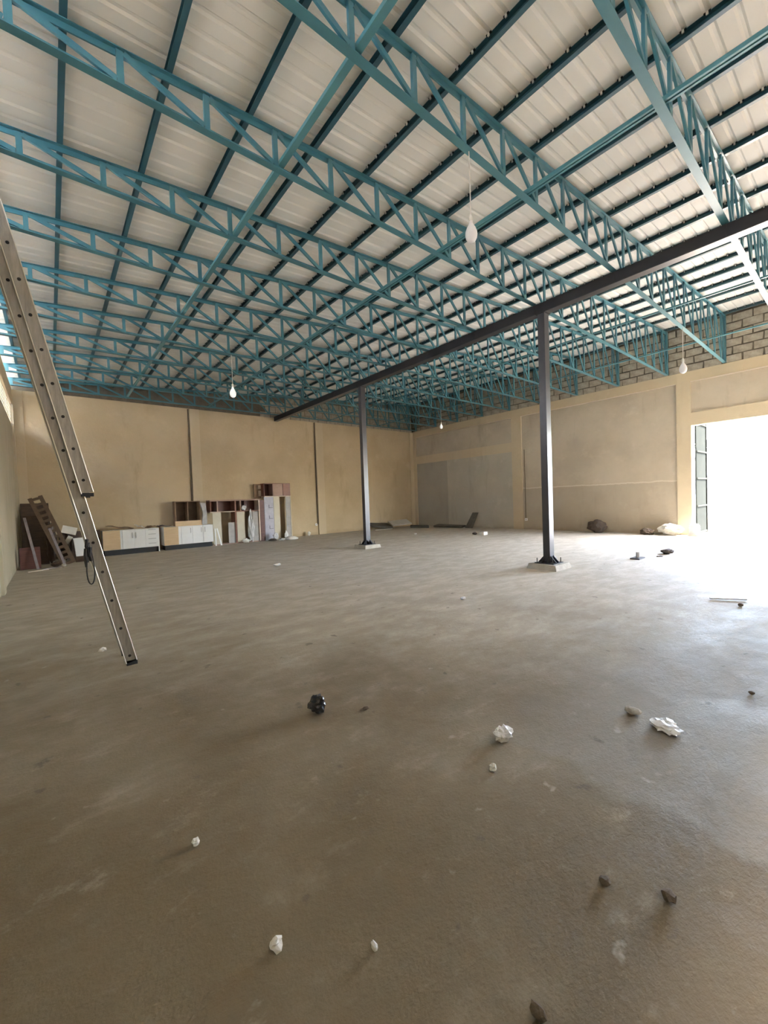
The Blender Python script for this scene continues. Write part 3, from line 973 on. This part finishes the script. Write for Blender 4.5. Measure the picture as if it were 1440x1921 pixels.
crumple('plastic_film', (5.86, 15.03, 0.0), (0.12, 0.05, 0.55), 'grey_film', 3, 'grey torn plastic film hanging inside the open shelf unit', 'plastic film', 0.5, 2.6)
crumple('paper_scrap', (5.62, 14.99, 0.0), (0.16, 0.07, 0.07), 'paper', 5, 'white paper scrap at the foot of the open shelf unit', 'paper', 0.5)
crumple('paper_scrap', (5.62, 15.06, 1.222), (0.09, 0.05, 0.09), 'film', 8, 'white crumpled wrapper on the shelf of the open shelf unit', 'paper', 0.5)

# ------------------------------------------------------------------ tall wardrobe
tw = thing('wardrobe', (6.55, 15.3, 0), 'tall open wardrobe with maroon overhead cupboard against the back wall', 'wardrobe')
ty0, ty1 = 15.18, 15.6
MB().box(6.50, 7.64, ty0, ty1, 1.72, 1.75).build('shelf', 'pale_edge', tw)
MB().box(6.50, 7.62, ty0 + 0.02, ty1, 2.235, 2.255).build('top_panel', 'redbrown', tw)
MB().box(6.50, 7.62, ty1 - 0.02, ty1, 1.75, 2.235).build('back_panel', 'maroon', tw)
for x0, x1, mt_ in ((6.50, 6.52, 'maroon'), (6.86, 6.88, 'pinkwood'), (7.28, 7.30, 'maroon'), (7.60, 7.62, 'redbrown')):
    MB().box(x0, x1, ty0 + 0.02, ty1 - 0.02, 1.75, 2.235).build('side_panel', mt_, tw)
MB().box(6.885, 7.275, ty0 + 0.01, ty0 + 0.028, 1.76, 2.23).build('door', 'pinkwood', tw)
MB().box(7.31, 7.60, ty0 + 0.005, ty0 + 0.023, 1.76, 2.23).build('door', 'redbrown', tw)
MB().box(6.24, 6.50, ty1 - 0.08, ty1, 1.68, 2.245).build('side_board', 'cardboard', tw)
MB().box(6.38, 6.49, ty1 - 0.12, ty1 - 0.08, 2.05, 2.19).build('torn_patch', 'pale_edge', tw)
MB().box(6.40, 6.49, ty1 - 0.12, ty1 - 0.08, 1.76, 1.98).build('torn_patch', 'pale_edge', tw)
MB().box(6.48, 6.86, ty0, ty0 + 0.02, 0.0, 1.72).build('lilac_panel', 'lilac', tw)
for z in (0.45, 0.85, 1.28):
    MB().box(6.66, 6.82, ty0 - 0.006, ty0 + 0.002, z, z + 0.012).build('slot', 'dark_grey', tw)
    MB().box(6.66, 6.675, ty0 - 0.006, ty0 + 0.002, z, z + 0.13).build('slot', 'dark_grey', tw)
MB().box(6.88, 7.14, ty0 + 0.03, ty0 + 0.05, 0.0, 1.72).build('cream_panel', 'cream', tw)
MB().box(7.40, 7.60, ty0 + 0.02, ty0 + 0.04, 0.0, 1.72).build('grey_panel', 'grey_board', tw)
for z in (0.5, 0.9, 1.3):
    MB().box(7.42, 7.58, ty0 + 0.012, ty0 + 0.022, z, z + 0.015).build('slot', 'lilac', tw)
MB().box(7.60, 7.63, ty0, ty1, 0.0, 1.72).build('side_panel', 'cream', tw)

# rubbish in front of the wardrobe
for i, (x, y, s, h, mt_, lab) in enumerate((
        (6.75, 14.85, 0.10, 0.22, 'film', 'white crumpled bag before the lilac wardrobe panel'),
        (7.25, 14.95, 0.08, 0.26, 'film', 'upright white plastic wrapper behind the basin'),
        (6.55, 14.7, 0.16, 0.08, 'soil', 'dark rag on the floor before the wardrobe'),
        (6.86, 14.55, 0.13, 0.08, 'grey_film', 'grey crumpled plastic beside the white basin'))):
    crumple('plastic_bag' if mt_ != 'soil' else 'rag', (x, y, 0), (s, s * 0.7, h * 0.6), mt_, 11 + i, lab, 'bag' if mt_ != 'soil' else 'rag', 0.5)
o = MB().lathe((7.30, 14.62, 0), [(0.20, 0.0), (0.26, 0.02), (0.27, 0.05), (0.22, 0.07), (0.20, 0.10), (0.13, 0.125), (0.03, 0.13)], 24).build('wash_basin', 'porcelain', smooth=True, origin=(7.30, 14.62, 0))
tag(o, 'white upturned round basin on the floor before the wardrobe', 'basin')

# sockets and conduits on the back wall
for x, lab in ((3.965, 'dark brown conduit down the back wall pilaster behind the cabinets'), (9.13, 'dark brown conduit down the back wall pilaster beyond the wardrobe')):
    tag(MB().tube([(x, YB - 0.03, 0.45), (x, YB - 0.03, 2.6), (x + 0.004, YB - 0.03, 4.95)], [0.03, 0.024, 0.02], 8).build('wall_conduit', 'conduit', origin=(x, YB, 0.45)), lab, 'conduit', 'wall conduits')
t = thing('wall_socket', (9.05, YB, 0.42), 'white wall socket at the foot of the conduit', 'socket')
MB().box(9.0, 9.1, YB - 0.045, YB, 0.40, 0.50).build('plate', 'socket', t)
MB().box(9.03, 9.07, YB - 0.049, YB - 0.044, 0.44, 0.46).build('outlet', 'dark_grey', t)
t = thing('wall_socket', (XR, 9.1, 0.4), 'white wall socket beside the side wall pilaster', 'socket')
MB().box(XR + 0.02, XR + 0.06, 9.03, 9.14, 0.36, 0.46).build('plate', 'socket', t)
MB().box(XR + 0.016, XR + 0.022, 9.06, 9.11, 0.40, 0.42).build('outlet', 'dark_grey', t)
tag(MB().tube([(XR + 0.036, 9.1, 0.46), (XR + 0.036, 9.1, 3.3)], 0.014, 6).build('wall_conduit', 'conduit', origin=(XR, 9.1, 0.46)), 'thin brown conduit on the side wall above a socket', 'conduit', 'wall conduits')
crumple('paper_scrap', (8.55, 15.45, 0.0), (0.07, 0.05, 0.1), 'paper', 31, 'small upright white scrap at the foot of back wall', 'paper', 0.5)

# ------------------------------------------------------------------ dark furniture pile in the left corner
def panel(name, base, w, h, th, rz, lean, mt_, lab, cat='panel', group='furniture pieces in the corner pile', roll=0.0):
    """upright panel: base = middle of its lower edge; leans back by `lean`"""
    R = Matrix.Rotation(rz, 3, 'Z') @ Matrix.Rotation(-lean, 3, 'X') @ Matrix.Rotation(roll, 3, 'Y')
    b = MB()
    vs_ = [(x, y, z) for z in (0, h) for y in (0, th) for x in (-w / 2, w / 2)]
    vs_ = [R @ Vector(p) for p in vs_]
    lz = min(p.z for p in vs_)
    b.add([p + Vector(base) - Vector((0, 0, lz)) for p in vs_], [(0, 2, 3, 1), (4, 5, 7, 6), (0, 1, 5, 4), (2, 6, 7, 3), (0, 4, 6, 2), (1, 3, 7, 5)])
    o = b.build(name, mt_, origin=base)
    if lab:
        tag(o, lab, cat, group)
    return o


panel('furniture_board', (-0.30, 14.95, 0), 0.62, 1.74, 0.05, 0.1, 0.26, 'darkwood', 'tallest dark wooden board leaning in the corner pile')
panel('furniture_board', (-0.36, 14.42, 0), 0.56, 1.36, 0.05, -0.12, 0.2, 'darkwood', 'dark wooden board leaning before the tallest board')
panel('furniture_board', (-0.44, 13.50, 0), 0.40, 0.55, 0.05, 0.1, 0.1, 'maroon', 'short dark maroon board low in the corner pile')
# pierced board leaning diagonally: stiles with cross pieces between them
pb = thing('pierced_board', (0.0, 14.0, 0), 'brown board with a row of piercings sloping down the corner pile', 'board', 'furniture pieces in the corner pile')
A, B_ = Vector((0.33, 13.86, 0.0)), Vector((-0.30, 14.10, 1.84))
dv = (B_ - A)
side = Vector((0.15, 0.0, 0.05))
nrm = Vector((0, 0.03, 0))
for s0, s1 in ((-1.0, -0.42), (0.42, 1.0)):
    MB().prism([A + side * s0, A + side * s1, A + side * s1 + nrm, A + side * s0 + nrm], [B_ + side * s0, B_ + side * s1, B_ + side * s1 + nrm, B_ + side * s0 + nrm]).build('stile', 'midwood', pb)
for i in range(13):
    p0, p1 = A + dv * (i / 12.6), A + dv * (i / 12.6 + 0.036)
    MB().prism([p0 - side * 0.43, p0 + side * 0.43, p0 + side * 0.43 + nrm, p0 - side * 0.43 + nrm], [p1 - side * 0.43, p1 + side * 0.43, p1 + side * 0.43 + nrm, p1 - side * 0.43 + nrm]).build('cross_piece', 'midwood', pb)
for p0, p1, lab in (((-0.52, 13.80, 1.30), (-0.30, 13.28, 0.0), 'grey purple edging strip on the wall side of the corner pile'),
                    ((-0.04, 13.70, 1.00), (0.24, 13.40, 0.0), 'grey purple edging strip across the middle of the corner pile'),
                    ((0.22, 13.30, 0.012), (-0.22, 13.12, 0.012), 'grey edging strip lying flat before the corner pile'),
                    ((-0.10, 12.98, 0.012), (-0.48, 12.82, 0.012), 'pale strip lying on the floor before the corner pile')):
    upv = (0.2, -1, 0.1) if p1[2] == 0.0 else (0, 0, 1)
    tag(MB().bar(p0, p1, [(-0.027, -0.008), (0.027, -0.008), (0.027, 0.008), (-0.027, 0.008)], upv).build('edging_strip', 'edge_strip' if 'pale' not in lab else 'pale_edge', origin=p1), lab, 'strip', 'edging strips in the corner pile')
for i, (x, y, z, s_, mt_, lab) in enumerate(((0.06, 13.45, 0.0, (0.12, 0.1, 0.07), 'darkwood', 'dark wood scrap low before the pierced board'),
                                            (0.30, 14.75, 0.0, (0.16, 0.2, 0.42), 'darkwood', 'dark broken furniture lump behind the white container'),
                                            (-0.02, 14.30, 0.0, (0.13, 0.1, 0.5), 'darkwood', 'dark upright scrap behind the pierced board'))):
    crumple('wood_scrap', (x, y, z), s_, mt_, 41 + i, lab, 'scrap', 0.3, 1.8, 'furniture pieces in the corner pile')
crumple('plaster_lump', (0.20, 13.12, 0), (0.05, 0.05, 0.05), 'stone', 51, 'pale round lump on the floor by the corner pile', 'lump', 0.2)
# white container and papers between pile and cabinet
t = thing('plastic_container', (0.66, 14.3, 0.0), 'white plastic container standing beside the corner pile', 'container')
b = MB()
b.prism([(0.50, 14.15, 0.16), (0.80, 14.15, 0.16), (0.80, 14.42, 0.16), (0.50, 14.42, 0.16)], [(0.46, 14.13, 0.64), (0.84, 14.13, 0.64), (0.84, 14.45, 0.64), (0.46, 14.45, 0.64)])
b.build('body', 'white_lam', t)
MB().box(0.45, 0.85, 14.12, 14.46, 0.64, 0.665).build('lid', 'white_lam', t)
MB().box(0.48, 0.82, 14.16, 14.41, 0.0, 0.16).build('stand', 'darkwood', t)
panel('loose_board', (0.74, 15.22, 0.0), 0.85, 0.82, 0.04, 0.05, 0.1, 'darkwood', 'dark board standing behind the white container', 'board')
tag(panel('paper_sheet', (0.36, 14.45, 0.74), 0.34, 0.24, 0.006, 0.2, 0.5, 'paper', None, roll=0.35), 'off white paper sheet tilted on the corner pile', 'paper')
tag(panel('paper_sheet', (0.30, 14.42, 0.50), 0.12, 0.22, 0.006, -0.2, 0.2, 'paper', None, roll=0.5), 'small cream paper scrap sticking out of the corner pile', 'paper')

# ------------------------------------------------------------------ board stack in the far right corner
bd = [((12.3, 15.15), 1.1, 0.5, 0.03, 0.05, 'pale_board', 'pale board lying lowest in the far corner stack'),
      ((12.35, 15.25), 1.2, 0.55, 0.06, -0.06, 'dark_board', 'dark board in the far corner stack, nearest the black column'),
      ((13.2, 14.75), 1.0, 0.7, 0.05, -0.35, 'pale_board', 'pale grey ceiling board on the far corner stack'),
      ((13.95, 14.15), 0.9, 0.5, 0.06, -0.75, 'dark_board', 'dark board at the bend of the far corner stack'),
      ((14.68, 12.85), 1.5, 0.45, 0.07, -1.35, 'dark_board', 'long dark board laid along the side wall')]
zz = 0.0
for i, ((x, y), w, d, th, rz, mt_, lab) in enumerate(bd):
    z0 = (0.0, 0.04, 0.16, 0.0, 0.0)[i]
    R = Matrix.Rotation(rz, 3, 'Z') @ Matrix.Rotation((0, 0.09, -0.05, 0.04, 0.02)[i], 3, 'Y') @ Matrix.Rotation((0, 0.3, 0.25, 0.1, 0.1)[i], 3, 'X')
    b = MB()
    vs_ = [R @ Vector((sx * w / 2, sy * d / 2, sz * th)) for sz in (0, 1) for sy in (-1, 1) for sx in (-1, 1)]
    lz = min(p.z for p in vs_)
    b.add([p + Vector((x, y, z0 - lz)) for p in vs_], [(0, 2, 3, 1), (4, 5, 7, 6), (0, 1, 5, 4), (2, 6, 7, 3), (0, 4, 6, 2), (1, 3, 7, 5)])
    tag(b.build('flat_board', mt_, origin=(x, y, z0)), lab, 'board', 'boards stacked in the far corner')
tag(MB().prism([(14.72, 11.55, 0.0), (14.72, 11.95, 0.0), (14.76, 11.95, 0.0), (14.76, 11.55, 0.0)],
               [(15.06, 11.45, 0.70), (15.06, 11.75, 0.70), (15.10, 11.75, 0.70), (15.10, 11.45, 0.70)]).build('leaning_board', 'dark_board', origin=(14.75, 11.75, 0)),
    'short dark board leaning upright against the grey side wall', 'board')
t = thing('concrete_block', (12.35, 9.15, 0), 'white block lying on the bright floor between the columns', 'block')
MB().box(12.25, 12.47, 9.07, 9.27, 0, 0.11).build('block_body', 'porcelain', t)
MB().box(12.29, 12.43, 9.11, 9.23, 0.108, 0.114).build('hollow', 'grey_film', t)
crumple('rag', (12.2, 9.45, 0), (0.09, 0.09, 0.05), 'soil', 61, 'small dark rag beside the white block', 'rag', 0.4)
crumple('soil_mound', (14.85, 6.15, -0.02), (0.26, 0.30, 0.24), 'soil', 62, 'dark soil mound at the foot of the side wall', 'mound', 0.3, 1.6)
crumple('cement_bag', (14.85, 3.98, 0), (0.2, 0.32, 0.17), 'paper', 63, 'crumpled pale cement bag by the doorway pilaster', 'bag', 0.45, 2.0)
crumple('soil_mound', (14.8, 4.60, -0.02), (0.16, 0.2, 0.11), 'soil', 64, 'small dark rubble heap beside the cement bag', 'mound', 0.4, 2.0)
t = thing('paint_bucket', (14.95, 3.38, 0), 'pale square container at the doorway jamb', 'container')
MB().box(14.85, 15.08, 3.27, 3.50, 0.06, 0.32).build('body', 'grey_film', t)
MB().box(14.82, 15.10, 3.24, 3.52, 0.0, 0.06).build('tray', 'porcelain', t)
MB().box(14.88, 15.05, 3.30, 3.47, 0.32, 0.36).build('lid', 'film', t)

# ------------------------------------------------------------------ litter on the floor
crumple('plastic_bag', (1.325, 2.38, 0), (0.056, 0.06, 0.058), 'black_film', 101, 'black crumpled plastic ball on the floor beyond the ladder foot', 'bag', 0.42, 3.2)
crumple('plastic_bag', (1.955, 1.355, 0), (0.060, 0.045, 0.040), 'film', 72, 'white crumpled plastic lump casting a dark shadow', 'bag', 0.55, 2.4)
crumple('plastic_wrapper', (2.745, 0.775, 0), (0.088, 0.072, 0.024), 'film', 73, 'flat white crumpled wrapper near the paler floor patch', 'wrapper', 0.5, 2.6, rz=0.5)
crumple('paper_scrap', (1.70, 1.245, 0), (0.019, 0.019, 0.02), 'paper', 74, 'tiny cream scrap below the white plastic lump', 'paper', 0.6, 2.4, sub=2)
crumple('paper_scrap', (0.488, 1.205, 0), (0.022, 0.017, 0.022), 'paper', 75, 'small torn paper scrap nearest the viewer', 'paper', 0.7, 2.4, sub=2)
crumple('plastic_shard', (0.722, 0.997, 0), (0.008, 0.016, 0.014), 'film', 76, 'thin glinting shard beside the nearest paper scrap', 'shard', 0.4, 2, sub=2)
crumple('stone', (2.80, 0.963, 0), (0.045, 0.05, 0.018), 'stone', 77, 'flat grey stone beside the flat white wrapper', 'stone', 0.3, 1.6, 'floor stones', sub=2)
crumple('stone', (1.48, 0.612, 0), (0.02, 0.02, 0.014), 'dark_stone', 78, 'dark crumb left of the two on the near floor', 'stone', 0.3, 1.6, 'floor stones', sub=2)
crumple('stone', (1.582, 0.443, 0), (0.027, 0.022, 0.018), 'dark_stone', 79, 'dark crumb right of the two on the near floor', 'stone', 0.35, 1.8, 'floor stones', sub=2)
crumple('stone', (0.956, 0.574, 0), (0.016, 0.025, 0.018), 'dark_stone', 80, 'dark brown lump at the lower frame edge', 'stone', 0.3, 1.6, 'floor stones', sub=2)
crumple('paper_scrap', (0.405, 1.81, 0), (0.016, 0.022, 0.012), 'paper', 81, 'tiny white fleck on the brown floor towards the near left', 'paper', 0.5, 2, sub=2)
crumple('paper_scrap', (0.342, 4.93, 0), (0.035, 0.025, 0.02), 'paper', 82, 'tiny white scrap on the floor beside the ladder foot', 'paper', 0.5, 2, sub=2)
crumple('stone', (1.59, 2.19, 0), (0.026, 0.02, 0.008), 'dark_stone', 83, 'flat dark chip beside the black plastic ball', 'stone', 0.3, 1.6, 'floor stones', sub=2)
crumple('paper_scrap', (3.94, 8.66, 0), (0.10, 0.05, 0.03), 'paper', 84, 'white sliver on the floor before the wardrobe rubbish', 'paper', 0.5, 2, sub=2)
crumple('paper_scrap', (4.35, 3.6, 0), (0.05, 0.03, 0.02), 'film', 85, 'small bright wrapper on the mid floor before the near column', 'paper', 0.5, 2, sub=2)
tag(MB().bar((6.42, 1.30, 0.012), (6.62, 0.98, 0.012), BOX(0.035, 0.02)).build('wooden_stick', 'film', origin=(6.5, 1.15, 0)), 'short white stick on the floor towards the doorway side', 'stick')
crumple('stone', (6.27, 0.98, 0), (0.03, 0.03, 0.022), 'dark_stone', 86, 'small dark lump near the short white stick', 'stone', 0.3, 1.6, 'floor stones', sub=2)
t = thing('floor_fitting', (9.44, 3.11, 0), 'dark plate with a grey stub standing on bright floor', 'fitting')
MB().box(9.28, 9.60, 3.02, 3.20, 0, 0.025).build('base_plate', 'dark_grey', t)
MB().tube([(9.45, 3.11, 0.02), (9.45, 3.11, 0.14)], 0.035, 10).build('stub', 'grey_film', t)
crumple('rag', (10.5, 2.87, 0), (0.17, 0.12, 0.05), 'soil', 87, 'dark rag on the bright floor before the doorway', 'rag', 0.4, 2)
crumple('rag', (10.0, 2.86, 0), (0.13, 0.06, 0.012), 'dark_stone', 88, 'flat dark scrap between the floor fitting and rag', 'rag', 0.4, 2, sub=2)
crumple('stone', (3.63, 0.515, 0), (0.018, 0.018, 0.012), 'dark_stone', 89, 'small dark crumb near the side frame edge', 'stone', 0.3, 1.6, 'floor stones', sub=2)
crumple('paper_scrap', (11.2, 11.6, 0), (0.07, 0.05, 0.03), 'paper', 90, 'tiny white scrap on the bright floor before the board stack', 'paper', 0.5, 2, sub=2)

# ------------------------------------------------------------------ outside the doorway
t = thing('gate_leaf', (15.4, 3.42, 0), 'grey green steel gate leaf swung open outside the doorway', 'gate')
MB().box(15.42, 16.55, 3.41, 3.45, 0.03, 3.5).build('panel', 'gate', t)
for z in (0.03, 0.86, 1.72, 2.56, 3.42):
    MB().box(15.42, 16.55, 3.385, 3.41, z, z + 0.05).build('rail', 'gate_rail', t)
MB().box(16.52, 16.56, 3.38, 3.46, 0.0, 3.52).build('stile', 'gate', t)
struct(MB().box(-30, 14.5, -3.25, -3.0, -0.03, 6.2).build('wall_sky_screen', 'white_wall'), 'added unseen wall behind the viewer, screening off low sky light')  # added out of view to block low sky from the front opening
nb = struct(MB().box(-3.4, -3.15, -30, 40, -0.03, 5.6).build('wall_sun_bounce', 'white_wall'), 'added pale wall beyond the eaves gaps, bouncing sun onto the roof')  # added to cut sky light and bounce sun through the left eaves
ho = thing('white_building', (30, 0, -0.03), 'white rendered building across the yard', 'building')
MB().box(29, 40, -22, 24, -0.03, 3.2).build('wall', 'white_wall', ho)
MB().box(28.6, 40.2, -22.2, 24.2, 3.2, 3.32).build('roof_slab', 'white_wall', ho)
v = MB().box(28.97, 29.01, -0.5, 4.2, 1.95, 2.42).build('vent', 'grey_film', ho)
for k in range(5):
    MB().box(28.9, 28.97, -0.5, 4.2, 1.97 + k * 0.09, 2.01 + k * 0.09).build('slat', 'dark_grey', v)
t = thing('flood_light', (28.0, 4.1, -0.03), 'grey flood light on a pale mast outside the doorway', 'flood light')
MB().tube([(28.0, 4.1, -0.03), (28.0, 4.1, 4.2)], 0.05, 10).build('mast', 'white_wall', t)
MB().tube([(28.0, 4.1, 4.15), (28.0, 5.5, 4.05)], 0.025, 8).build('arm', 'grey_film', t)
MB().box(27.85, 28.15, 5.45, 5.75, 3.7, 4.08).build('lamp_head', 'dark_grey', t)
